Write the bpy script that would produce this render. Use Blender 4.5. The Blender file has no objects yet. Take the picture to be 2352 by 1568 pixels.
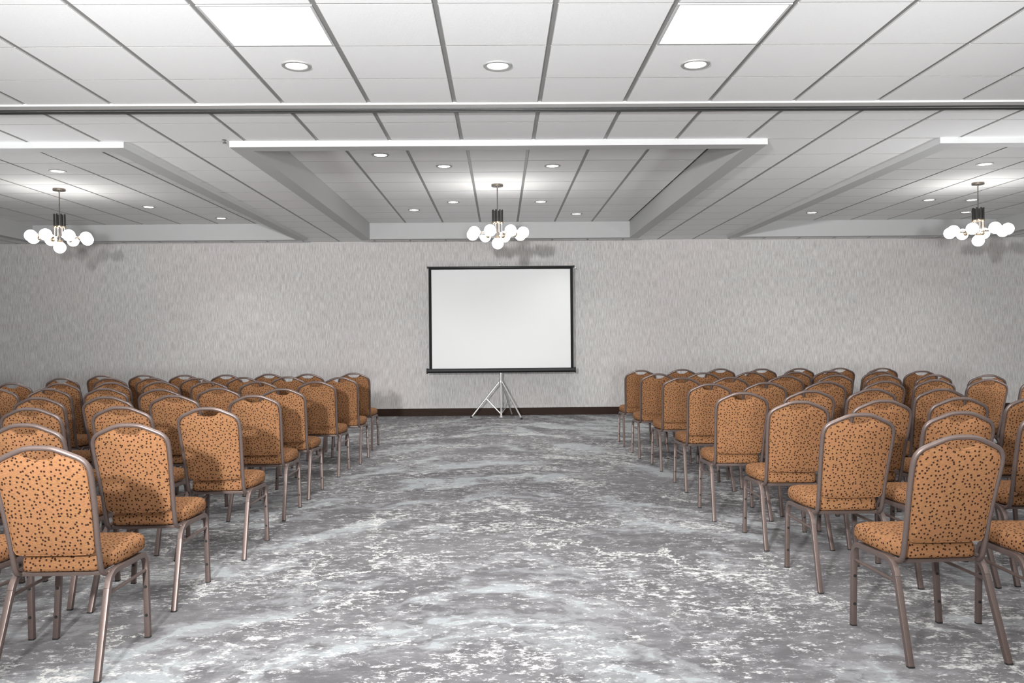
import bpy, bmesh, math, random
from mathutils import Vector, Matrix
random.seed(7)
C = bpy.context.scene
COL = C.collection
PI = math.pi

# ---------------------------------------------------------------- room numbers (metres)
CAM_Z = 1.3356
ZC = CAM_Z + 1.687            # main ceiling
ZU = ZC + 0.213               # raised ceiling inside the coffers
ZF = ZC - 0.050               # underside of the coffer frames
T = 0.6096                    # tile module
GX = -0.3157                  # a grid line
YW = 14.55                    # end wall
XL, XR, YB = -9.9, 10.1, -9.0
G1 = 4.2446                   # grid lines before the track
G2 = 7.18                     # grid lines after the track
TR0, TR1 = 6.021, 6.212       # operable-wall track

# ---------------------------------------------------------------- node helpers
def new_mat(name):
    m = bpy.data.materials.new(name); m.use_nodes = True
    nt = m.node_tree; nt.nodes.clear()
    out = nt.nodes.new('ShaderNodeOutputMaterial')
    b = nt.nodes.new('ShaderNodeBsdfPrincipled')
    nt.links.new(b.outputs[0], out.inputs[0])
    return m, nt, b
class G:
    def __init__(s, nt): s.nt = nt
    def _set(s, sock, v):
        if isinstance(v, bpy.types.NodeSocket): s.nt.links.new(v, sock)
        elif v is not None: sock.default_value = v
    def math(s, op, a, b=None, c=None, clamp=False):
        n = s.nt.nodes.new('ShaderNodeMath'); n.operation = op; n.use_clamp = clamp
        s._set(n.inputs[0], a)
        if b is not None: s._set(n.inputs[1], b)
        if c is not None: s._set(n.inputs[2], c)
        return n.outputs[0]
    def sep(s, v):
        n = s.nt.nodes.new('ShaderNodeSeparateXYZ'); s._set(n.inputs[0], v); return n.outputs
    def comb(s, x, y, z=0.0):
        n = s.nt.nodes.new('ShaderNodeCombineXYZ')
        for i, v in enumerate((x, y, z)): s._set(n.inputs[i], v)
        return n.outputs[0]
    def coord(s, k):
        n = s.nt.nodes.new('ShaderNodeTexCoord'); return n.outputs[k]
    def noise(s, v, scale, detail=3, rough=.5, dist=0, dims='3D'):
        n = s.nt.nodes.new('ShaderNodeTexNoise'); n.noise_dimensions = dims
        s._set(n.inputs['Vector'], v); n.inputs['Scale'].default_value = scale
        n.inputs['Detail'].default_value = detail; n.inputs['Roughness'].default_value = rough
        n.inputs['Distortion'].default_value = dist
        return n.outputs['Fac']
    def voro(s, v, scale, feature='F1', dims='3D', rnd=1.0):
        n = s.nt.nodes.new('ShaderNodeTexVoronoi'); n.voronoi_dimensions = dims; n.feature = feature
        s._set(n.inputs['Vector'], v); n.inputs['Scale'].default_value = scale
        n.inputs['Randomness'].default_value = rnd
        return n.outputs['Distance']
    def step(s, v, a, b, lo=0.0, hi=1.0):
        n = s.nt.nodes.new('ShaderNodeMapRange'); n.interpolation_type = 'SMOOTHSTEP'
        s._set(n.inputs[0], v)
        for i, q in enumerate((a, b, lo, hi)): s._set(n.inputs[i+1], q)
        return n.outputs[0]
    def mix(s, f, a, b):
        n = s.nt.nodes.new('ShaderNodeMix'); n.data_type = 'RGBA'
        s._set(n.inputs[0], f)
        s._set(n.inputs[6], a if isinstance(a, bpy.types.NodeSocket) else (*a, 1))
        s._set(n.inputs[7], b if isinstance(b, bpy.types.NodeSocket) else (*b, 1))
        return n.outputs[2]
    def vadd(s, a, b, op='ADD'):
        n = s.nt.nodes.new('ShaderNodeVectorMath'); n.operation = op
        s._set(n.inputs[0], a); s._set(n.inputs[1], b); return n.outputs[0]
    def bump(s, h, strength, dist, bsdf):
        n = s.nt.nodes.new('ShaderNodeBump'); n.inputs['Strength'].default_value = strength
        n.inputs['Distance'].default_value = dist
        s._set(n.inputs['Height'], h); s.nt.links.new(n.outputs[0], bsdf.inputs['Normal'])
def simple(name, col, rough=.5, metal=0.0, var=.0, vscale=20, spec=.5, emit=None, estr=0):
    m, nt, b = new_mat(name); g = G(nt)
    b.inputs['Roughness'].default_value = rough; b.inputs['Metallic'].default_value = metal
    b.inputs['Specular IOR Level'].default_value = spec
    if emit:
        b.inputs['Emission Color'].default_value = (*emit, 1); b.inputs['Emission Strength'].default_value = estr
    n = g.noise(g.coord('Object'), vscale, 3)
    c2 = tuple(c*(1-var) for c in col)
    nt.links.new(g.mix(n, c2, col), b.inputs['Base Color'])
    return m

# ---------------------------------------------------------------- materials
def mat_fabric():
    m, nt, b = new_mat('dotted_upholstery'); g = G(nt)
    uv = g.coord('UV')
    oi = nt.nodes.new('ShaderNodeObjectInfo')
    rnd = oi.outputs['Random']
    off = g.comb(g.math('MULTIPLY', rnd, 7.3), g.math('MULTIPLY', rnd, 13.1), 0.0)
    v = g.vadd(uv, off)
    wv = g.vadd(v, g.comb(0, 0, 0))
    d = g.voro(wv, 51, dims='2D', rnd=.86)
    dot = g.step(d, .195, .235, 1, 0)
    s = g.sep(v)
    thread = g.noise(g.comb(g.math('MULTIPLY', s[0], 60), g.math('MULTIPLY', s[1], 700), 0), 1, 2, .6)
    thread2 = g.noise(g.comb(g.math('MULTIPLY', s[0], 500), g.math('MULTIPLY', s[1], 500), 0), 1, 1, .6)
    patch = g.noise(v, 14, 3, .6)
    base = g.mix(g.step(thread, .32, .68), (.180, .084, .038), (.355, .180, .082))
    base = g.mix(g.math('MULTIPLY', g.step(patch, .35, .7), .35), base, (.30, .13, .07))
    base = g.mix(g.math('MULTIPLY', thread2, .25), base, (.17, .085, .04))
    col = g.mix(g.math('MULTIPLY', dot, .93), base, (.022, .009, .006))
    nt.links.new(col, b.inputs['Base Color'])
    b.inputs['Roughness'].default_value = .9; b.inputs['Specular IOR Level'].default_value = .1
    g.bump(g.math('ADD', thread, g.math('MULTIPLY', thread2, .6)), .35, .0015, b)
    return m
def mat_frame():
    m, nt, b = new_mat('hammered_bronze_metal'); g = G(nt)
    o = g.coord('Object')
    n = g.noise(o, 300, 3, .6); n2 = g.noise(o, 9, 3)
    c = g.mix(n, (.095, .070, .063), (.19, .15, .138))
    c = g.mix(g.math('MULTIPLY', n2, .35), c, (.20, .125, .10))
    nt.links.new(c, b.inputs['Base Color'])
    b.inputs['Metallic'].default_value = .45; b.inputs['Roughness'].default_value = .38
    g.bump(n, .25, .001, b)
    return m
def mat_wall():
    m, nt, b = new_mat('strie_wallpaper'); g = G(nt)
    p = g.sep(g.coord('Object'))
    h = g.math('ADD', p[0], g.math('MULTIPLY', p[1], 1.37))
    a = g.noise(g.comb(g.math('MULTIPLY', h, 105), g.math('MULTIPLY', p[2], 6.0), 0), 1, 3, .6)
    f = g.noise(g.comb(g.math('MULTIPLY', h, 190), g.math('MULTIPLY', p[2], 14), 3.3), 1, 2, .6)
    c = g.noise(g.comb(g.math('MULTIPLY', h, 30), g.math('MULTIPLY', p[2], 5), 9.0), 1, 3, .65)
    big = g.noise(g.comb(g.math('MULTIPLY', h, .5), g.math('MULTIPLY', p[2], .4), 1), 1, 2)
    col = g.mix(g.step(a, .33, .66), (.49, .472, .462), (.735, .715, .70))
    col = g.mix(g.math('MULTIPLY', g.step(f, .53, .72), .60), col, (.36, .35, .348))
    col = g.mix(g.math('MULTIPLY', g.step(c, .52, .68), .12), col, (.80, .79, .78))
    col = g.mix(g.math('MULTIPLY', g.step(big, .45, .65), .14), col, (.66, .55, .56))
    nt.links.new(col, b.inputs['Base Color'])
    b.inputs['Roughness'].default_value = .72; b.inputs['Specular IOR Level'].default_value = .3
    g.bump(a, .2, .002, b)
    return m
def mat_carpet():
    m, nt, b = new_mat('marbled_carpet'); g = G(nt)
    p = g.sep(g.coord('Object'))
    x, y = p[0], p[1]
    P = g.comb(x, y, 0)
    cen = lambda v: g.math('SUBTRACT', v, .5)
    ax = g.math('SQRT', g.math('ADD', g.math('MULTIPLY', x, x), .03))
    # long drifts fall away from the aisle's centre line towards the near end, mirrored left and right
    al = math.radians(52)
    u = g.math('ADD', g.math('MULTIPLY', ax, math.cos(al)), g.math('MULTIPLY', y, -math.sin(al)))
    w = g.math('ADD', g.math('MULTIPLY', ax, math.sin(al)), g.math('MULTIPLY', y, math.cos(al)))
    wob = g.math('MULTIPLY', cen(g.noise(g.comb(x, y, 5), .9, 4, .6)), 1.3)
    wob2 = g.math('MULTIPLY', cen(g.noise(g.comb(x, y, 7), .9, 4, .6)), 1.6)
    D = g.comb(g.math('MULTIPLY', g.math('ADD', u, wob2), .42), g.math('MULTIPLY', g.math('ADD', w, wob), 1.15), g.math('MULTIPLY', x, .12))
    bands = g.noise(D, 2.15, 5, .58)
    fld = g.noise(D, 2.9, 4, .6)
    S = g.comb(g.math('MULTIPLY', x, .62), y, 0)           # strokes a little longer across the room
    ragged = g.noise(S, 7.5, 7, .70)
    ragged2 = g.noise(g.vadd(S, g.comb(4.1, 9.2, 0)), 21, 6, .74)
    fine = g.noise(g.vadd(S, g.comb(1.7, 3.2, 0)), 70, 4, .7)
    broad = g.noise(P, .7, 3, .5)
    # ground: warm and cool greys in ragged clouds
    tone = g.math('ADD', g.math('MULTIPLY', broad, .45), g.math('MULTIPLY', ragged, .55))
    col = g.mix(g.step(tone, .40, .60), (.122, .118, .122), (.198, .191, .197))
    col = g.mix(g.math('MULTIPLY', g.step(ragged2, .50, .60), .5), col, (.265, .259, .265))
    # pale smooth drifts with frayed rims
    rag = g.math('ADD', bands, g.math('MULTIPLY', cen(ragged), .30))
    col = g.mix(g.math('MULTIPLY', g.step(rag, .50, .555), .42), col, (.36, .37, .38))
    col = g.mix(g.math('MULTIPLY', g.step(rag, .57, .61), .80), col, (.37, .392, .402))
    # off-white frayed fields
    q = g.math('ADD', g.math('MULTIPLY', ragged2, .62), g.math('MULTIPLY', fine, .38))
    qq = g.math('ADD', q, g.math('MULTIPLY', cen(fld), .32))
    col = g.mix(g.math('MULTIPLY', g.step(qq, .535, .575), .80), col, (.58, .575, .565))
    col = g.mix(g.math('MULTIPLY', g.step(qq, .60, .635), .75), col, (.74, .735, .715))
    # thin white veins
    wp = g.vadd(P, g.comb(g.math('MULTIPLY', g.noise(g.comb(x, y, 11), 2.6, 6, .65), 1.1), g.math('MULTIPLY', g.noise(g.comb(x, y, 17), 2.6, 6, .65), 1.1), 0))
    ve = g.voro(wp, .8, 'DISTANCE_TO_EDGE', '2D')
    vein = g.math('MULTIPLY', g.step(ve, .005, .014, 1, 0), g.step(g.noise(g.comb(x, y, 23), 1.5, 2), .46, .56))
    vein = g.math('MULTIPLY', vein, g.step(q, .40, .5))
    col = g.mix(g.math('MULTIPLY', vein, .85), col, (.70, .69, .66))
    wq = g.vadd(P, g.comb(g.math('MULTIPLY', g.noise(g.comb(x, y, 31), 3.4, 6, .68), .8), g.math('MULTIPLY', g.noise(g.comb(x, y, 37), 3.4, 6, .68), .8), 0))
    v2 = g.voro(wq, 1.35, 'DISTANCE_TO_EDGE', '2D')
    vein2 = g.math('MULTIPLY', g.step(v2, .003, .012, 1, 0), g.step(g.noise(g.comb(x, y, 41), 1.9, 2), .50, .58))
    col = g.mix(g.math('MULTIPLY', g.math('MULTIPLY', vein2, g.step(q, .44, .54)), .8), col, (.64, .635, .62))
    # dark ragged flecks
    dk = g.math('SUBTRACT', g.math('SUBTRACT', 1.0, q), g.math('MULTIPLY', cen(fld), .15))
    col = g.mix(g.math('MULTIPLY', g.step(dk, .57, .62), .55), col, (.125, .118, .120))
    nt.links.new(col, b.inputs['Base Color'])
    b.inputs['Roughness'].default_value = .95; b.inputs['Specular IOR Level'].default_value = .15
    g.bump(g.noise(P, 400, 2, .6), .5, .003, b)
    return m
def mat_tile():
    m, nt, b = new_mat('mineral_fibre_tile'); g = G(nt)
    o = g.coord('Object')
    n = g.noise(o, 90, 4, .7); big = g.noise(o, .9, 2)
    c = g.mix(n, (.79, .79, .79), (.90, .90, .902))
    c = g.mix(g.math('MULTIPLY', big, .15), c, (.79, .785, .79))
    nt.links.new(c, b.inputs['Base Color'])
    b.inputs['Roughness'].default_value = .9; b.inputs['Specular IOR Level'].default_value = .1
    g.bump(n, .35, .002, b)
    return m
def mat_wood():
    m, nt, b = new_mat('dark_walnut_base'); g = G(nt)
    p = g.sep(g.coord('Object'))
    n = g.noise(g.comb(g.math('MULTIPLY', p[0], 1.2), g.math('MULTIPLY', p[1], 1.2), g.math('MULTIPLY', p[2], 30)), 2, 4, .6, .4)
    nt.links.new(g.mix(n, (.016, .008, .005), (.050, .025, .015)), b.inputs['Base Color'])
    b.inputs['Roughness'].default_value = .55; b.inputs['Specular IOR Level'].default_value = .15
    return m
FAB = mat_fabric(); FRM = mat_frame(); WALL = mat_wall(); CARPET = mat_carpet(); TILE = mat_tile(); WOOD = mat_wood()
EDGE = simple('tile_cut_edge', (.42, .418, .41), .9, 0, .2, 40)
GRID = simple('ceiling_grid_paint', (.26, .258, .255), .45, 0, .1, 5)
PAINT = simple('white_gypsum_paint', (.51, .51, .51), .65, 0, .05, 3)
TRACKW = simple('track_white_enamel', (.62, .615, .60), .4, 0, .05, 5)
TRACKD = simple('track_dark_aluminium', (.05, .05, .05), .4, .6, .2, 5)
RINGM = simple('downlight_ring_white', (.34, .34, .335), .4, 0, .05)
LENS = simple('downlight_lens_glow', (.9, .9, .88), .4, 0, 0, emit=(1, .97, .92), estr=9)
PANELG = simple('light_panel_glow', (.9, .9, .9), .5, 0, 0, emit=(1, .995, .98), estr=3.2)
GLOBE = simple('opal_glass_globe', (.9, .9, .88), .25, 0, 0, emit=(1, .975, .94), estr=5.0)
BLACKM = simple('chandelier_black_metal', (.022, .021, .021), .35, .3, .2)
BRASS = simple('antique_brass', (.34, .27, .19), .35, 1, .2)
NICKEL = simple('dark_bronze_nickel', (.22, .19, .165), .28, 1, .2)
SCRW = simple('projection_screen_cloth', (.80, .80, .80), .8, 0, .01, 4, .2)
SCRB = simple('screen_black_border', (.016, .016, .017), .7, 0, .15, 20, .15)
CASE = simple('screen_black_case', (.018, .018, .019), .4, .1, .2, 20, .3)
ALU = simple('brushed_silver_aluminium', (.74, .73, .72), .3, .75, .1)
RUB = simple('black_rubber', (.015, .015, .015), .6, 0, .2)
BLK = simple('black_painted_bracket', (.03, .026, .025), .45, .2, .2)

# ---------------------------------------------------------------- mesh helpers
def obj(name, bm, mats, parent=None, smooth=True, angle=35):
    me = bpy.data.meshes.new(name)
    bmesh.ops.recalc_face_normals(bm, faces=bm.faces[:])
    bm.to_mesh(me); bm.free()
    for m in (mats if isinstance(mats, (list, tuple)) else [mats]): me.materials.append(m)
    if smooth:
        for p in me.polygons: p.use_smooth = True
        me.set_sharp_from_angle(angle=math.radians(angle))
    o = bpy.data.objects.new(name, me); COL.objects.link(o)
    if parent: o.parent = parent
    return o
def empty(name, loc=(0, 0, 0), rz=0):
    o = bpy.data.objects.new(name, None); COL.objects.link(o)
    o.location = loc; o.rotation_euler = (0, 0, rz); o.empty_display_size = .1
    return o
def tag(o, label, cat, group=None, kind=None):
    o['label'] = label; o['category'] = cat
    if group: o['group'] = group
    if kind: o['kind'] = kind
    return o
def struct(name, bm, m, smooth=False):
    o = obj(name, bm, m, None, smooth); o['kind'] = 'structure'; return o
def box(bm, x0, x1, y0, y1, z0, z1, mi=0):
    v = [bm.verts.new((x, y, z)) for z in (z0, z1) for y in (y0, y1) for x in (x0, x1)]
    for f in ((0, 2, 3, 1), (4, 5, 7, 6), (0, 1, 5, 4), (2, 6, 7, 3), (0, 4, 6, 2), (1, 3, 7, 5)):
        fc = bm.faces.new([v[i] for i in f]); fc.material_index = mi
def bevel_all(bm, w, seg=2):
    bmesh.ops.bevel(bm, geom=bm.edges[:], offset=w, segments=seg, affect='EDGES', profile=.5)
def catmull(pts, n=6):
    P = [Vector(p) for p in pts]; P = [P[0]*2-P[1]] + P + [P[-1]*2-P[-2]]
    out = []
    for i in range(1, len(P)-2):
        for k in range(n):
            t = k/n
            out.append(.5*((2*P[i]) + (-P[i-1]+P[i+1])*t + (2*P[i-1]-5*P[i]+4*P[i+1]-P[i+2])*t*t + (-P[i-1]+3*P[i]-3*P[i+1]+P[i+2])*t**3))
    out.append(P[-2]); return out
def round_path(pts, r, n=5):
    P = [Vector(p) for p in pts]; out = [P[0]]
    for i in range(1, len(P)-1):
        a, b, c = P[i-1], P[i], P[i+1]
        d1 = (a-b).normalized(); d2 = (c-b).normalized()
        q = min(r, (a-b).length*.49, (c-b).length*.49)
        s, e = b+d1*q, b+d2*q
        for k in range(n+1):
            t = k/n; out.append(s*(1-t)**2 + b*2*t*(1-t) + e*t*t)
    out.append(P[-1]); return out
def section(kind, a, b=None, n=10):
    b = b or a
    if kind == 'round': return [(a*math.cos(2*PI*k/n), b*math.sin(2*PI*k/n)) for k in range(n)]
    r = min(a, b)*.22; out = []
    for cx, cy, s in ((a-r, b-r, 0), (-a+r, b-r, 1), (-a+r, -b+r, 2), (a-r, -b+r, 3)):
        for k in range(3):
            t = (s + k/2)*PI/2; out.append((cx+r*math.cos(t), cy+r*math.sin(t)))
    return out
def tube(bm, path, sec, side=(1, 0, 0), closed=False, cap=True):
    path = [Vector(p) for p in path]; S = Vector(side); rings = []; n = len(path)
    for i, p in enumerate(path):
        if closed: t = (path[(i+1) % n]-path[i-1]).normalized()
        else: t = (path[min(i+1, n-1)]-path[max(i-1, 0)]).normalized()
        u = S - t*S.dot(t)
        if u.length < 1e-4: u = t.orthogonal()
        u.normalize(); v = t.cross(u); S = u if side is None else S
        rings.append([bm.verts.new(p+u*a+v*b) for a, b in sec])
    m = len(sec)
    for i in range(n if closed else n-1):
        A, B = rings[i], rings[(i+1) % n]
        for k in range(m): bm.faces.new((A[k], A[(k+1) % m], B[(k+1) % m], B[k]))
    if cap and not closed:
        bm.faces.new(rings[0][::-1]); bm.faces.new(rings[-1])
def ftube(bm, path, sec, closed=False):
    """tube with parallel transport (for paths that turn in several planes)"""
    path = [Vector(p) for p in path]; n = len(path); rings = []
    t = (path[1]-path[0]).normalized(); u = t.orthogonal().normalized()
    for i, p in enumerate(path):
        t = (path[min(i+1, n-1)]-path[max(i-1, 0)]).normalized()
        u = (u - t*u.dot(t)).normalized(); v = t.cross(u)
        rings.append([bm.verts.new(p+u*a+v*b) for a, b in sec])
    m = len(sec)
    for i in range(n-1):
        A, B = rings[i], rings[i+1]
        for k in range(m): bm.faces.new((A[k], A[(k+1) % m], B[(k+1) % m], B[k]))
    bm.faces.new(rings[0][::-1]); bm.faces.new(rings[-1])
def lathe(bm, prof, n=32, c=(0, 0, 0)):
    rings = []
    for r, z in prof:
        if r < 1e-6: rings.append([bm.verts.new((c[0], c[1], c[2]+z))])
        else: rings.append([bm.verts.new((c[0]+r*math.cos(2*PI*k/n), c[1]+r*math.sin(2*PI*k/n), c[2]+z)) for k in range(n)])
    for A, B in zip(rings, rings[1:]):
        for k in range(n):
            a0, a1 = A[k % len(A)], A[(k+1) % len(A)]; b0, b1 = B[k % len(B)], B[(k+1) % len(B)]
            vs = []
            for v in (a0, a1, b1, b0):
                if v not in vs: vs.append(v)
            if len(vs) > 2: bm.faces.new(vs)
def loops(bm, rings, cap0=True, cap1=True):
    R = [[bm.verts.new(p) for p in r] for r in rings]; m = len(R[0])
    for A, B in zip(R, R[1:]):
        for k in range(m): bm.faces.new((A[k], A[(k+1) % m], B[(k+1) % m], B[k]))
    def fan(ring, flip):
        c = Vector((0, 0, 0))
        for v in ring: c += v.co
        cv = bm.verts.new(c/m)
        for k in range(m):
            f = (ring[k], ring[(k+1) % m], cv); bm.faces.new(f[::-1] if flip else f)
    if cap0: fan(R[0], True)
    if cap1: fan(R[-1], False)
def add_uv(o, planar):
    me = o.data; uvl = me.uv_layers.new(name='UVMap')
    for p in me.polygons:
        n = p.normal
        for li in p.loop_indices:
            co = me.vertices[me.loops[li].vertex_index].co
            uvl.data[li].uv = planar(co, n)

# ---------------------------------------------------------------- floor and walls
bm = bmesh.new(); box(bm, XL, XR, YB, YW, -.06, 0); struct('floor', bm, CARPET)
bm = bmesh.new(); box(bm, XL-.15, XR+.15, YW, YW+.15, 0, ZC+.45); struct('wall_back', bm, WALL)
bm = bmesh.new(); box(bm, XL-.15, XL, YB, YW, 0, ZC+.45); struct('wall_left', bm, WALL)
bm = bmesh.new(); box(bm, XR, XR+.15, YB, YW, 0, ZC+.45); struct('wall_right', bm, WALL)
bm = bmesh.new(); box(bm, XL-.15, XR+.15, YB-.15, YB, 0, ZC+.45); struct('wall_front', bm, WALL)
def baseboard(name, x0, x1, y0, y1):
    bm = bmesh.new(); box(bm, x0, x1, y0, y1, 0, .128); bevel_all(bm, .004, 2); struct(name, bm, WOOD)
baseboard('baseboard_back', XL+.018, XR-.018, YW-.018, YW)
baseboard('baseboard_left', XL, XL+.018, YB, YW)
baseboard('baseboard_right', XR-.018, XR, YB, YW)

# ---------------------------------------------------------------- ceiling
CW = .158
COFF = [(-2.285, 2.300), (-7.76, -3.175), (3.785, 8.37)]     # outer x of the three frames
CY0, CY1 = 7.157, 13.945
PANELS = []
for i in (-8, -2, 2, 8): PANELS.append((GX+i*T, G1))  # inner pair is seen, outer pair added out of view as fill
for j in (-4, -8):
    for i in (-10, -6, -2, 2, 6, 10): PANELS.append((GX+i*T, G1+j*T))  # unseen rows added to light the room from behind the view
def minus(r, h):
    x0, x1, y0, y1 = r; a0, a1, b0, b1 = h
    if a0 >= x1 or a1 <= x0 or b0 >= y1 or b1 <= y0: return [r]
    out = []
    if y0 < b0: out.append((x0, x1, y0, b0)); y0 = b0
    if y1 > b1: out.append((x0, x1, b1, y1)); y1 = b1
    if x0 < a0: out.append((x0, a0, y0, y1))
    if x1 > a1: out.append((a1, x1, y0, y1))
    return out
GAP = .0125          # half width of the visible grid bar
DROP = .005          # tile faces hang this much below the grid
def tile(bm, x0, x1, y0, y1, z):
    if x1-x0 < .004 or y1-y0 < .004: return
    b = min(.004, (x1-x0)*.3, (y1-y0)*.3)
    lo = [(x0+b, y0+b), (x1-b, y0+b), (x1-b, y1-b), (x0+b, y1-b)]
    hi = [(x0, y0), (x1, y0), (x1, y1), (x0, y1)]
    A = [bm.verts.new((x, y, z)) for x, y in lo]
    B = [bm.verts.new((x, y, z+.0015)) for x, y in hi]
    D = [bm.verts.new((x, y, z+DROP+.012)) for x, y in hi]
    bm.faces.new(A)
    for k in range(4):
        f1 = bm.faces.new((A[k], A[(k+1) % 4], B[(k+1) % 4], B[k]))
        f2 = bm.faces.new((B[k], B[(k+1) % 4], D[(k+1) % 4], D[k]))
        f1.material_index = f2.material_index = 1
    bm.faces.new(D[::-1])
def grid_zone(bmt, bmg, X0, X1, Y0, Y1, gy, z, holes, skips=()):
    i0 = math.floor((X0-GX)/T); i1 = math.ceil((X1-GX)/T)
    j0 = math.floor((Y0-gy)/T); j1 = math.ceil((Y1-gy)/T)
    for i in range(i0, i1):
        for j in range(j0, j1):
            tx, ty = GX+i*T, gy+j*T
            if any(abs(tx-sx) < .05 and abs(ty-sy) < .05 for sx, sy in skips): continue
            r = (max(tx+GAP, X0), min(tx+T-GAP, X1), max(ty+.0045, Y0), min(ty+T-.0045, Y1))
            if r[1] <= r[0] or r[3] <= r[2]: continue
            rs = [r]
            for h in holes: rs = [q for s in rs for q in minus(s, h)]
            for q in rs: tile(bmt, *q, z)
bmt, bmg = bmesh.new(), bmesh.new()
holes = [(a+.004, b-.004, CY0+.004, CY1-.004) for a, b in COFF]
grid_zone(bmt, bmg, XL, XR, YB, TR0, G1, ZC, [], PANELS)
grid_zone(bmt, bmg, XL, XR, TR1, YW, G2, ZC, holes)
for a, b in COFF: grid_zone(bmt, bmg, a+CW, b-CW, CY0+CW, CY1-CW, G2, ZU, [])
struct('ceiling', bmt, [TILE, EDGE])
# the T-bar grid that carries the tiles
bmg = bmesh.new()
def slab(x0, x1, y0, y1, z):
    rs = [(x0, x1, y0, y1)]
    for h in ([(a+.02, b-.02, CY0+.02, CY1-.02) for a, b in COFF] if z < ZU else []): rs = [q for s in rs for q in minus(s, h)]
    for q in rs: box(bmg, *q, z, z+.003)
i0, i1 = math.ceil((XL-GX)/T), math.floor((XR-GX)/T)
for i in range(i0, i1+1):
    x = GX+i*T
    slab(x-.0119, x+.0119, YB, TR0, ZC+DROP); slab(x-.0119, x+.0119, TR1, YW, ZC+DROP)
    for a, b in COFF:
        if a+CW+.02 < x < b-CW-.02: box(bmg, x-.0119, x+.0119, CY0+CW, CY1-CW, ZU+DROP, ZU+DROP+.003)
j = math.ceil((YB-G1)/T)
while G1+j*T < TR0: slab(XL, XR, G1+j*T-.0119, G1+j*T+.0119, ZC+DROP+.0005); j += 1
j = -1
while G2+j*T < YW:
    y = G2+j*T
    slab(XL, XR, y-.0119, y+.0119, ZC+DROP+.0005)
    for a, b in COFF:
        if CY0+CW < y < CY1-CW: box(bmg, a+CW, b-CW, y-.0119, y+.0119, ZU+DROP+.0005, ZU+DROP+.0035)
    j += 1
struct('ceiling_grid', bmg, GRID)
# roof deck closing the room above
bm = bmesh.new(); box(bm, XL-.15, XR+.15, YB-.15, YW+.15, ZC+.45, ZC+.5); struct('ceiling_deck', bm, GRID)
# coffer frames
for k, (a, b) in enumerate(COFF):
    bm = bmesh.new()
    def ring(x0, x1, y0, y1, z): return [(x0, y0, z), (x1, y0, z), (x1, y1, z), (x0, y1, z)]
    R = [ring(a, b, CY0, CY1, ZC+.02), ring(a, b, CY0, CY1, ZF), ring(a+CW, b-CW, CY0+CW, CY1-CW, ZF),
         ring(a+CW, b-CW, CY0+CW, CY1-CW, ZU+.02), ring(a+CW-.012, b-CW+.012, CY0+CW-.012, CY1-CW+.012, ZU+.02),
         ring(a+CW-.012, b-CW+.012, CY0+CW-.012, CY1-CW+.012, ZC+.02)]
    V = [[bm.verts.new(p) for p in r] for r in R]
    for A, B in zip(V, V[1:]+V[:1]):
        for q in range(4): bm.faces.new((A[q], A[(q+1) % 4], B[(q+1) % 4], B[q]))
    bmesh.ops.recalc_face_normals(bm, faces=bm.faces[:])
    struct('trim_%d' % (k+1), bm, PAINT)
# operable wall track
bm = bmesh.new()
y0, y1 = TR0, TR1
box(bm, XL, XR, y0+.002, y0+.094, ZC-.012, ZC+.02, 0)                 # painted soffit strip
box(bm, XL, XR, y0+.096, y0+.112, ZC-.020, ZC+.03, 1)
box(bm, XL, XR, y1-.018, y1-.002, ZC-.020, ZC+.03, 1)
box(bm, XL, XR, y0+.112, y1-.018, ZC+.030, ZC+.034, 1)
box(bm, XL, XR, y0+.132, y0+.139, ZC-.016, ZC+.03, 0)
box(bm, XL, XR, y0+.150, y0+.157, ZC-.016, ZC+.03, 1)
struct('trim_4', bm, [TRACKW, TRACKD])

# ---------------------------------------------------------------- lamps
def add_light(name, kind, loc, power, parent=None, size=.1, rot=(0, 0, 0), spot=None, blend=.6, col=(1, 1, 1)):
    L = bpy.data.lights.new(name, kind); L.energy = power; L.color = col
    if kind == 'AREA': L.shape = 'SQUARE'; L.size = size
    else: L.shadow_soft_size = size
    if kind == 'SPOT': L.spot_size = math.radians(spot); L.spot_blend = blend
    o = bpy.data.objects.new(name, L); COL.objects.link(o); o.location = loc; o.rotation_euler = rot
    if parent: o.parent = parent
    return o
PW_PANEL, PW_NEAR, PW_COFF = 9, 18, 17
bm = bmesh.new(); s = T-2*GAP
for args in ((0, s, 0, .014), (0, s, s-.014, s), (0, .014, .014, s-.014), (s-.014, s, .014, s-.014)): box(bm, *args, 0, .03)
pf = obj('panel_frame', bm, PAINT, smooth=False)
bm = bmesh.new(); box(bm, .014, s-.014, .014, s-.014, .004, .010)
pd = obj('diffuser', bm, PANELG, smooth=False)
for k, (x, y) in enumerate(PANELS):
    t = empty('ceiling_light_panel', (x+GAP, y+GAP, ZC-.002))
    inview = abs(x) < 2 and y > 4
    if inview:
        lab = 'square glowing flat ceiling light panel, the %s of the two in the near ceiling' % ('left' if x < 0 else 'right')
    else:
        row = 'level with the camera' if y > 0 and y < 4 else ('behind the camera' if y < 0 else 'at the far %s of the near ceiling' % ('left' if x < 0 else 'right'))
        lab = 'added square fill light panel %s, outside the picture' % row
    tag(t, lab, 'ceiling light', 'square light panels in the tiled ceiling')
    a, b = (pf, pd) if k == 0 else (pf.copy(), pd.copy())
    if k: COL.objects.link(a); COL.objects.link(b)
    a.parent = t; b.parent = t
    add_light('panel_lamp', 'AREA', (s/2, s/2, -.004), PW_PANEL, t, s-.05, col=(1, 1, 1))
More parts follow.
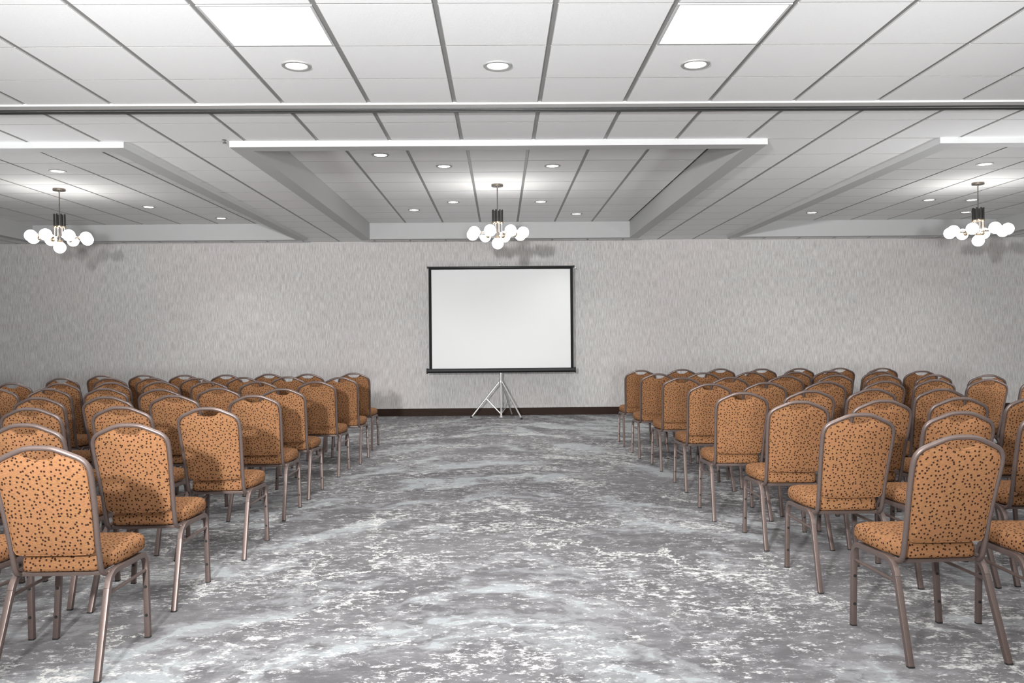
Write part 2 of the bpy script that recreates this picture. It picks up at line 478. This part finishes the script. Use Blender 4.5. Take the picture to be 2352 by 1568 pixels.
# round downlights
DL = [(-1.240, 5.187, ZC, 'round recessed downlight behind the left square light panel in the near ceiling'),
      (-.003, 5.203, ZC, 'round recessed downlight in the middle of the near ceiling, between the two panels'),
      (1.222, 5.194, ZC, 'round recessed downlight behind the right square light panel in the near ceiling'),
      (-1.221, 8.684, ZU, 'round downlight nearest the front edge of the centre coffer, left side'),
      (-.605, 9.272, ZU, 'round downlight front left of the chandelier in the centre coffer'),
      (.591, 9.283, ZU, 'round downlight front right of the chandelier in the centre coffer'),
      (-.641, 11.702, ZU, 'round downlight just behind and left of the centre chandelier rod'),
      (.578, 11.712, ZU, 'round downlight just behind and right of the centre chandelier rod'),
      (-1.257, 12.391, ZU, 'round downlight in the back left part of the centre coffer'),
      (1.183, 12.889, ZU, 'round downlight in the back right corner of the centre coffer'),
      (-4.909, 9.411, ZU, 'round downlight in the left coffer, directly above the chandelier canopy'),
      (-4.961, 11.950, ZU, 'round downlight in the left coffer, right of the chandelier rod'),
      (-4.319, 13.102, ZU, 'round downlight in the back right corner of the left coffer'),
      (5.432, 9.324, ZU, 'round downlight in the right coffer, nearest the front above the chandelier'),
      (6.065, 11.776, ZU, 'round downlight in the right coffer, left of the chandelier rod by a tile'),
      (6.685, 11.800, ZU, 'round downlight in the right coffer, touching the chandelier rod from the left'),
      (7.261, 12.976, ZU, 'round downlight in the right coffer, lowest beside the black chandelier tubes'),
      (4.828, 12.914, ZU, 'round downlight alone in the back left corner of the right coffer')]
bm = bmesh.new(); lathe(bm, [(.062, .004), (.066, -.004), (.074, -.008), (.088, -.006), (.092, .002)], 40)
rg = obj('trim_ring', bm, RINGM)
bm = bmesh.new(); lathe(bm, [(0, -.0035), (.064, -.0035), (.064, .004)], 40)
ln = obj('lens', bm, LENS, smooth=False)
for k, (x, y, z, lab) in enumerate(DL):
    t = empty('recessed_downlight', (x, y, z-.001)); tag(t, lab, 'downlight', 'round downlights in the ceiling')
    a, b = (rg, ln) if k == 0 else (rg.copy(), ln.copy())
    if k: COL.objects.link(a); COL.objects.link(b)
    a.parent = t; b.parent = t
    add_light('downlight_lamp', 'SPOT', (0, 0, -.012), (PW_NEAR if k < 3 else PW_COFF)*4, t, .05, spot=125, blend=.8, col=(1, .995, .985))
# sprinkler head
bm = bmesh.new(); lathe(bm, [(0, -.03), (.016, -.03), (.016, -.027), (.005, -.022), (.006, -.006), (.022, -.004), (.024, 0)], 16)
sp = obj('sprinkler_head', bm, NICKEL); sp.location = (-2.31, 7.11, ZC+.004)
tag(sp, 'small metal sprinkler head at the front left corner of the centre coffer', 'sprinkler')

# ---------------------------------------------------------------- chandeliers
def place(t, x, y, phi0, label):
    t.location = (x, y, ZU); t.rotation_euler = (0, 0, math.radians(phi0)); tag(t, label, 'chandelier', 'globe chandeliers')
def make_chandelier():
    t = empty('globe_chandelier')
    zr = 2.628-ZU; R = .325
    bm = bmesh.new(); lathe(bm, [(0, 0), (.074, 0), (.074, -.022), (.070, -.027), (.012, -.029), (.010, -.04), (0, -.04)], 36); obj('canopy', bm, NICKEL, t)
    bm = bmesh.new(); lathe(bm, [(.0065, -.03), (.0065, zr-.075)], 12)
    obj('rod', bm, NICKEL, t)
    bm = bmesh.new(); lathe(bm, [(0, zr+.15), (.018, zr+.15), (.060, zr+.146), (.060, zr+.136), (.018, zr+.132), (0, zr+.132)], 24); obj('hub', bm, BRASS, t)
    bm = bmesh.new(); lathe(bm, [(0, 0), (.030, .0), (.036, -.016), (.036, -.032), (.014, -.042), (0, -.042)], 24, (0, 0, zr-.032)); obj('globe_cap', bm, BRASS, t)
    gb = bmesh.new(); bmesh.ops.create_uvsphere(gb, u_segments=32, v_segments=20, radius=.0715)
    lower = obj('globe', gb, GLOBE, t); lower.location = (0, 0, 2.508-ZU)
    gm = lower.data
    for k in range(8):
        ph = math.radians(45*k); dx, dy = math.sin(ph), -math.cos(ph)
        rr = .062
        bm = bmesh.new()
        prof = [(0, .292), (.0085, .292), (.0098, .286), (.0098, .145), (0, .145)]
        lathe(bm, [(r, zr+z) for r, z in prof], 12, (dx*rr, dy*rr, 0)); tb = obj('candle_tube', bm, BLACKM, t)
        bm = bmesh.new()
        lathe(bm, [(r, zr+z) for r, z in [(0, .145), (.0075, .145), (.0115, .140), (.0115, .122), (.006, .116), (0, .116)]], 12, (dx*rr, dy*rr, 0))
        obj('collar', bm, BRASS, tb)
        bm = bmesh.new()
        path = round_path([(dx*rr, dy*rr, zr+.12), (dx*rr, dy*rr, zr), (dx*(R-.085), dy*(R-.085), zr)], .03, 5)
        ftube(bm, path, section('round', .0052, n=8)); ar = obj('arm', bm, NICKEL, t)
        bm = bmesh.new()
        lathe(bm, [(0, 0), (.012, 0), (.014, .012), (.026, .020), (.030, .034), (0, .036)], 16)
        rot = Matrix.Rotation(PI/2, 4, 'Y'); rot = Matrix.Rotation(math.atan2(dy, dx), 4, 'Z') @ rot
        bmesh.ops.transform(bm, matrix=Matrix.Translation((dx*(R-.103), dy*(R-.103), zr)) @ rot, verts=bm.verts[:])
        obj('socket_cup', bm, BRASS, ar)
        gl = bpy.data.objects.new('globe', gm); COL.objects.link(gl); gl.parent = t; gl.location = (dx*R, dy*R, zr)
    return t
def copy_tree(o, parent=None):
    c = o.copy(); COL.objects.link(c); c.parent = parent
    for ch in list(o.children): copy_tree(ch, c)
    return c
ch0 = make_chandelier()
spots = [(-.024, 10.395, -16, 'chandelier of white glowing globes hanging in the centre coffer above the screen'),
         (-5.463, 10.51, 0, 'chandelier of white glowing globes hanging in the left coffer'),
         (6.014, 10.477, 4, 'chandelier of white glowing globes hanging in the right coffer')]
add_light('chandelier_lamp', 'POINT', (0, 0, 2.70-ZU), 14, ch0, .16, col=(1, .985, .955))
cps = [ch0, copy_tree(ch0), copy_tree(ch0)]
for t, a in zip(cps, spots): place(t, *a)

# ---------------------------------------------------------------- projection screen on tripod
t = empty('tripod_projection_screen', (.0, 14.06, 0))
tag(t, 'white projection screen with black borders on a silver tripod before the back wall', 'projection screen')
sx0, sx1 = -1.143, 1.171; sz0, sz1 = .828, 2.482
bm = bmesh.new()
nx, nz = 48, 10; g0 = []
def wav(x, z):
    u = (x-sx0)/(sx1-sx0); v = (z-sz0)/(sz1-sz0)
    return -.05 + .0045*math.sin(u*31+v*1.4)*(.35+.65*v)*(.4+.6*u) + .002*math.sin(u*13+2)
def sheet(x0, x1, z0, z1, nx, nz, off=0, scal=False):
    vs = []
    for jz in range(nz+1):
        row = []
        for ix in range(nx+1):
            x = x0+(x1-x0)*ix/nx; z = z0+(z1-z0)*jz/nz
            row.append((x, wav(x, z)+off, z))
        vs.append(row)
    for o2 in (0, .0015):
        V = [[bm.verts.new((p[0], p[1]+o2, p[2])) for p in r] for r in vs]
        for a in range(nz):
            for b in range(nx): bm.faces.new((V[a][b], V[a][b+1], V[a+1][b+1], V[a+1][b]))
sheet(sx0, sx1, sz0-.01, sz1, nx, nz); obj('screen_cloth', bm, SCRW, t)
for a, b, in ((sx0-.047, sx0), (sx1, sx1+.047)):
    bm = bmesh.new(); sheet(a, b, sz0-.01, sz1+.01, 2, 10, -.001); obj('side_border', bm, SCRB, t)
bm = bmesh.new(); sheet(sx0-.047, sx1+.047, sz1, sz1+.03, 24, 1, -.001); obj('top_border', bm, SCRB, t)
bm = bmesh.new(); box(bm, -1.195, 1.225, -.066, -.038, 2.506, 2.534); bevel_all(bm, .005, 2)
for x in (-1.203, 1.233): box(bm, x-.012, x+.012, -.070, -.034, 2.502, 2.538)
obj('top_bar', bm, CASE, t)
bm = bmesh.new(); box(bm, 1.245, 1.272, -.056, -.05, 2.494, 2.502); obj('pull_hook', bm, ALU, t)
bm = bmesh.new()
sec = [(.030*math.cos(2*PI*k/20), .038*math.sin(2*PI*k/20)) for k in range(20)]
tube(bm, [(-1.215, -.05, .797), (1.232, -.05, .797)], sec, side=(0, 1, 0)); obj('roller_case', bm, CASE, t)
for x in (-1.225, 1.242):
    bm = bmesh.new(); box(bm, x-.012, x+.012, -.092, -.010, .752, .842); bevel_all(bm, .008, 2); obj('case_end_cap', bm, CASE, t)
bm = bmesh.new(); box(bm, -.035, .035, -.02, .03, .765, .825); bevel_all(bm, .005, 2); obj('case_bracket', bm, CASE, t)
bm = bmesh.new(); lathe(bm, [(0, .035), (.015, .035), (.015, .80), (.011, .80), (.011, 2.50), (0, 2.50)], 16, (0, .01, 0)); obj('pole', bm, ALU, t)
bm = bmesh.new(); ftube(bm, round_path([(0, .01, 2.49), (0, .01, 2.575), (0, -.05, 2.575), (0, -.05, 2.535)], .02, 4), section('round', .008, n=8)); obj('hanger_hook', bm, ALU, t)
bm = bmesh.new(); lathe(bm, [(.015, -.02), (.030, -.02), (.034, .0), (.030, .025), (.015, .03)], 16, (0, .01, .60)); obj('collar', bm, ALU, t)
bm = bmesh.new(); lathe(bm, [(0, 0), (.034, 0), (.030, .012), (.018, .03), (.018, .07), (0, .07)], 16, (0, .01, .008)); obj('pole_foot', bm, ALU, t)
for fx, fy in ((-.50, .04), (.335, -.30), (.19, .40)):
    F = Vector((fx, fy, .012)); S_ = Vector((0, .01, .60)); d = (F-S_); h = Vector((fx, fy-.01, 0)).normalized()*.03
    bm = bmesh.new(); tube(bm, [S_+h, F], section('round', .0125, n=10), side=(0, 0, 1)); lg = obj('tripod_leg', bm, ALU, t)
    bm = bmesh.new(); lathe(bm, [(0, -.012), (.020, -.012), (.020, .006), (.014, .022), (0, .022)], 14, tuple(F)); obj('rubber_foot', bm, RUB, lg)
    mid = S_+h + (F-S_-h)*.47
    bm = bmesh.new(); tube(bm, [Vector((0, .01, .075))+h*.5, mid], section('rect', .008, .003), side=(0, 0, 1)); obj('brace', bm, ALU, t)

# ---------------------------------------------------------------- banquet chair
def ylean(z):
    t_ = (z-.40)/.537
    return .118 - .150*t_ + .018*math.sin(PI*min(max(t_, 0), 1))*0.6
HALF = [(0, .925), (.030, .9243), (.060, .9195), (.092, .9075), (.125, .893), (.152, .880), (.170, .865), (.181, .843), (.1845, .815), (.183, .76), (.180, .69), (.176, .61), (.173, .54), (.172, .48)]
def make_chair():
    t = empty('banquet_chair')
    # back frame tube
    bm = bmesh.new()
    top = catmull([(x, z, 0) for x, z in HALF], 3)
    right = [Vector((p.x, ylean(p.y), p.y)) for p in top]
    tail = round_path([right[-1], Vector((.170, ylean(.385)+.002, .385)), Vector((.180, .235, .388))], .055, 6)[1:]
    right += tail
    left = [Vector((-p.x, p.y, p.z)) for p in right[1:]][::-1]
    tube(bm, left+right, [(.0125*math.cos(2*PI*k/12), .0108*math.sin(2*PI*k/12)) for k in range(12)], side=(0, 1, 0))
    obj('back_frame', bm, FRM, t)
    # upholstered backrest (closed outline a little inside the tube, scooped hand hold at the top)
    hc = [(.0, .879), (.028, .880), (.052, .8885), (.070, .903), (.092, .8985), (.125, .884), (.150, .872), (.164, .857), (.173, .838), (.176, .812), (.1745, .76), (.1715, .69), (.1675, .61), (.1645, .54), (.1625, .495)]
    rc = [Vector((p[0], p[1], 0)) for p in hc]
    sm = catmull(rc, 3)
    bot = [Vector((.155, .480, 0)), Vector((.14, .4755, 0)), Vector((.10, .474, 0)), (Vector((.05, .473, 0))), Vector((0, .473, 0))]
    r = [(p.x, p.y) for p in sm + bot]
    outline = r + [(-x, z) for x, z in r[::-1] if x > 1e-6]
    out2 = []
    for q in outline:
        if not out2 or (abs(q[0]-out2[-1][0])+abs(q[1]-out2[-1][1])) > 1e-5: out2.append(q)
    cx, cz = 0, .67
    def ringf(sc, dep, k=0.0):
        pts = []
        for x, z in out2:
            X, Z = cx+(x-cx)*sc, cz+(z-cz)*(sc if k == 0 else 1-(1-sc)*k)
            pts.append(Vector((X, ylean(Z)+dep, Z)))
        return pts
    rings = [ringf(s_, d_) for s_, d_ in ((.30, -.0165), (.55, -.0155), (.78, -.0135), (.90, -.0105), (.955, -.008), (.982, -.0055), (.994, -.0015), (.994, .006), (.985, .016), (.965, .027), (.93, .036), (.86, .044), (.7, .050), (.4, .054))]
    bm = bmesh.new(); loops(bm, rings)
    o = obj('backrest', bm, FAB, t, angle=60)
    add_uv(o, lambda co, n: (co.x + (2.3 if n.y > .2 else 0), co.z))
    bm = bmesh.new()                                               # welt round the rear panel
    wl = ringf(.975, -.0075); tube(bm, wl, section('round', .0022, n=5), side=(0, 1, 0), closed=True)
    w_ = obj('piping', bm, FAB, o); add_uv(w_, lambda co, n: (co.x, co.z))
    # seat cushion
    def sring(ins, z, crown=0):
        P = [(-.150, .128), (.150, .128), (.198, .26), (.203, .45), (.190, .535), (-.190, .535), (-.203, .45), (-.198, .26)]
        P = [Vector((x, y, 0)) for x, y in P]
        c = Vector((0, .33, 0)); n = len(P); pts = []
        for i in range(n):
            a, b, d = P[i-1], P[i], P[(i+1) % n]
            rr = .055 if i in (4, 5) else (.03 if i in (0, 1) else .07)
            s0 = b+(a-b).normalized()*min(rr, (a-b).length*.48); e0 = b+(d-b).normalized()*min(rr, (d-b).length*.48)
            for k in range(6):
                u = k/5; q = s0*(1-u)**2+b*2*u*(1-u)+e0*u*u
                dd = (q-c); L_ = dd.length
                q = c+dd*((L_-ins)/L_) if ins < .5 else c+dd*.02
                pts.append(Vector((q.x, q.y, z+crown*(1-(dd.length/.25)**2))))
        return pts
    bm = bmesh.new()
    loops(bm, [sring(.14, .399), sring(.05, .399), sring(.012, .400), sring(.003, .406), sring(0, .418), sring(0, .440), sring(.003, .452), sring(.010, .462), sring(.022, .469), sring(.045, .476), sring(.085, .482), sring(.14, .4855), sring(.2, .487)])
    o = obj('seat_cushion', bm, FAB, t, angle=60)
    def suv(co, n):
        if abs(n.z) > .6: return (co.x+5, co.y)
        return ((co.x, co.z+.3) if abs(n.y) > abs(n.x) else (co.y+9, co.z))
    add_uv(o, suv)
    bm = bmesh.new(); box(bm, -.155, .155, .16, .50, .390, .3995); bevel_all(bm, .002, 1); obj('seat_base', bm, BLK, t, smooth=False)
    # legs, rails, braces
    sq = section('rect', .0122, .0122)
    for sgn in (1, -1):
        A = Vector((.205*sgn, 0, .0)); B = Vector((.190*sgn, .150, .390)); Cc = Vector((.190*sgn, .515, .378)); D = Vector((.204*sgn, .500, 0))
        path = round_path([A, B, Cc, D], .065, 6)
        n = len(path); bendend = 7
        rear = path[:2]; rail = path[1:-1]; front = path[-2:]
        Dd = (rear[1]-rear[0]).normalized()
        for nm, seg in (('leg', [rear[0]+Dd*.003, rear[1]]), ('leg', [front[1]+(front[0]-front[1]).normalized()*.003, front[0]])):
            bm = bmesh.new(); tube(bm, seg, sq, side=(1, 0, 0)); lg = obj(nm, bm, FRM, t)
            foot = seg[0]; up = (seg[1]-seg[0]).normalized()
            bm = bmesh.new(); tube(bm, [Vector((foot.x, foot.y, 0)), foot+up*.003], section('rect', .0125, .0125), side=(1, 0, 0)); obj('foot_glide', bm, RUB, lg)
        if True:
            for fz in (.12, .27):
                u = fz/.37; pz = front[1].lerp(front[0], u)
                bm = bmesh.new(); lathe(bm, [(0, .016), (.006, .016), (.008, .010), (.008, 0), (0, 0)], 10)
                bmesh.ops.transform(bm, matrix=Matrix.Translation(pz) @ Matrix.Rotation(PI/2, 4, 'X'), verts=bm.verts[:])
                obj('stacking_button', bm, RUB, t)
        bm = bmesh.new(); tube(bm, rail, sq, side=(1, 0, 0)); obj('side_rail', bm, FRM, t)
        r1 = A.lerp(B, .79); f1 = D.lerp(Cc, .80)
        bm = bmesh.new(); tube(bm, [r1, f1], section('round', .0075, n=8), side=(1, 0, 0)); obj('side_brace', bm, FRM, t)
    bm = bmesh.new(); tube(bm, [(-.19, .165, .386), (.19, .165, .386)], section('rect', .009, .009), side=(0, 0, 1)); obj('rear_crossbar', bm, FRM, t)
    bm = bmesh.new(); tube(bm, [(-.19, .47, .378), (.19, .47, .378)], section('rect', .009, .009), side=(0, 0, 1)); obj('front_crossbar', bm, FRM, t)
    return t
chair0 = make_chair()
used = [False]
L = [[(-1.797, 3.272), (-2.33, 3.268)], [(-1.827, 4.126), (-2.362, 4.179), (-2.87, 4.16)], [(-1.773, 5.081), (-2.355, 5.216), (-2.896, 5.182), (-3.42, 5.17)],
 [(-1.815, 6.179), (-2.436, 6.267), (-2.894, 6.189), (-3.382, 6.164), (-3.88, 6.18)],
 [(-1.817, 6.984), (-2.408, 7.17), (-2.868, 7.088), (-3.413, 7.267), (-3.922, 7.316), (-4.421, 7.395), (-4.94, 7.38)],
 [(-1.788, 8.13), (-2.376, 8.237), (-2.881, 8.304), (-3.396, 8.397), (-3.853, 8.337), (-4.32, 8.284), (-4.851, 8.383)],
 [(-1.714, 8.951), (-2.34, 9.235), (-2.81, 9.185), (-3.29, 9.112), (-3.825, 9.248), (-4.321, 9.315), (-4.905, 9.429)],
 [(-1.763, 10.075), (-2.285, 9.956), (-2.77, 10.063), (-3.24, 9.928), (-3.744, 9.966), (-4.266, 10.076), (-4.754, 10.06)]]
R = [[(1.84, 3.318), (2.37, 3.30)], [(1.85, 4.288), (2.399, 4.337), (2.923, 4.357)], [(1.842, 5.144), (2.37, 5.163), (2.929, 5.303), (3.447, 5.352)],
 [(1.733, 5.983), (2.27, 6.124), (2.79, 6.25), (3.271, 6.18)],
 [(1.787, 7.132), (2.301, 7.261), (2.848, 7.31), (3.36, 7.291), (3.89, 7.45), (4.365, 7.446), (4.83, 7.404)],
 [(1.788, 8.254), (2.266, 8.251), (2.874, 8.426), (3.41, 8.491), (3.89, 8.452), (4.355, 8.357), (4.82, 8.226)],
 [(1.719, 9.14), (2.256, 9.312), (2.80, 9.365), (3.28, 9.294), (3.75, 9.507), (4.22, 9.29), (4.70, 9.304)],
 [(1.698, 10.153), (2.234, 10.307), (2.74, 10.425), (3.215, 10.285), (3.69, 10.313), (4.185, 10.292), (4.66, 10.171)]]
ORD = ['first', 'second', 'third', 'fourth', 'fifth', 'sixth', 'seventh', 'eighth']
YAW = {('R', 0, 0): 2.5, ('R', 0, 1): -3, ('L', 0, 0): 1.0, ('R', 1, 0): .5, ('R', 2, 0): -1}
for side, B in (('L', L), ('R', R)):
    for ri, row in enumerate(B):
        for ci, (x, y) in enumerate(row):
            yaw = math.radians(YAW.get((side, ri, ci), random.uniform(-1.6, 1.6)))
            if not used[0]: c = chair0; used[0] = True
            else: c = copy_tree(chair0)
            ox, oy = .032*-math.sin(yaw), .032*math.cos(yaw)
            c.location = (x+ox, y+oy, 0); c.rotation_euler = (0, 0, yaw)
            rn = 8-ri
            rtxt = 'row nearest the screen' if rn == 1 else '%s row from the screen' % ORD[rn-1]
            ctxt = 'on the aisle' if ci == 0 else '%s from the aisle' % ORD[ci]
            tag(c, 'tan dotted banquet chair, %s block, %s, %s' % ('left' if side == 'L' else 'right', rtxt, ctxt), 'chair', 'banquet chairs in the %s block' % ('left' if side == 'L' else 'right'))

# ---------------------------------------------------------------- photographer's flash beside the camera, and unseen lamps added to lift the ceiling
def aim_spot(loc, target, power, size, spot, blend=.8):
    l_ = add_light('flash_or_added_fill', 'SPOT', loc, power, None, size, spot=spot, blend=blend, col=(.985, .995, 1))
    l_.rotation_euler = (Vector(target)-Vector(loc)).to_track_quat('-Z', 'Y').to_euler()
for tx in (-8.5, 0, 8.5): aim_spot((.3+tx*.05, -2.2, 1.15), (tx, 9, 4.7), 2150 if tx else 1650, .25, 62, .8)  # added fan of unseen uplights, brightens ceiling and upper wall
aim_spot((-1.2, -.6, 2.1), (1.4, 14, 4.1), 2500, .11, 96, 1.0)
for sx in (-1, 1): aim_spot((5.4*sx, 6.4, 1.0), (3.4*sx, 9.6, 3.8), 170, .3, 110, 1.0)  # added uplights out of view at the sides, lift the ceiling between coffers

# ---------------------------------------------------------------- camera, world, view
cam = bpy.data.cameras.new('camera'); co = bpy.data.objects.new('camera', cam); COL.objects.link(co)
cam.sensor_width = 36; cam.lens = 1928.61*36/2352; cam.clip_start = .05; cam.clip_end = 100
r = Vector((0.99986936, -0.01369596, -0.00858345)); u = Vector((0.00863945, 0.00403437, 0.99995454)); f = Vector((0.01366071, 0.99989807, -0.00415217))
M = Matrix((r, u, -f)).transposed().to_4x4(); M.translation = Vector((0, 0, CAM_Z))
co.matrix_world = M
C.camera = co
w = bpy.data.worlds.new('world'); C.world = w; w.use_nodes = True
w.node_tree.nodes['Background'].inputs[0].default_value = (.8, .85, .9, 1); w.node_tree.nodes['Background'].inputs[1].default_value = .02
vs = C.view_settings; vs.view_transform = 'Standard'; vs.look = 'None'; vs.gamma = 1; vs.use_curve_mapping = False; vs.exposure = 0.13
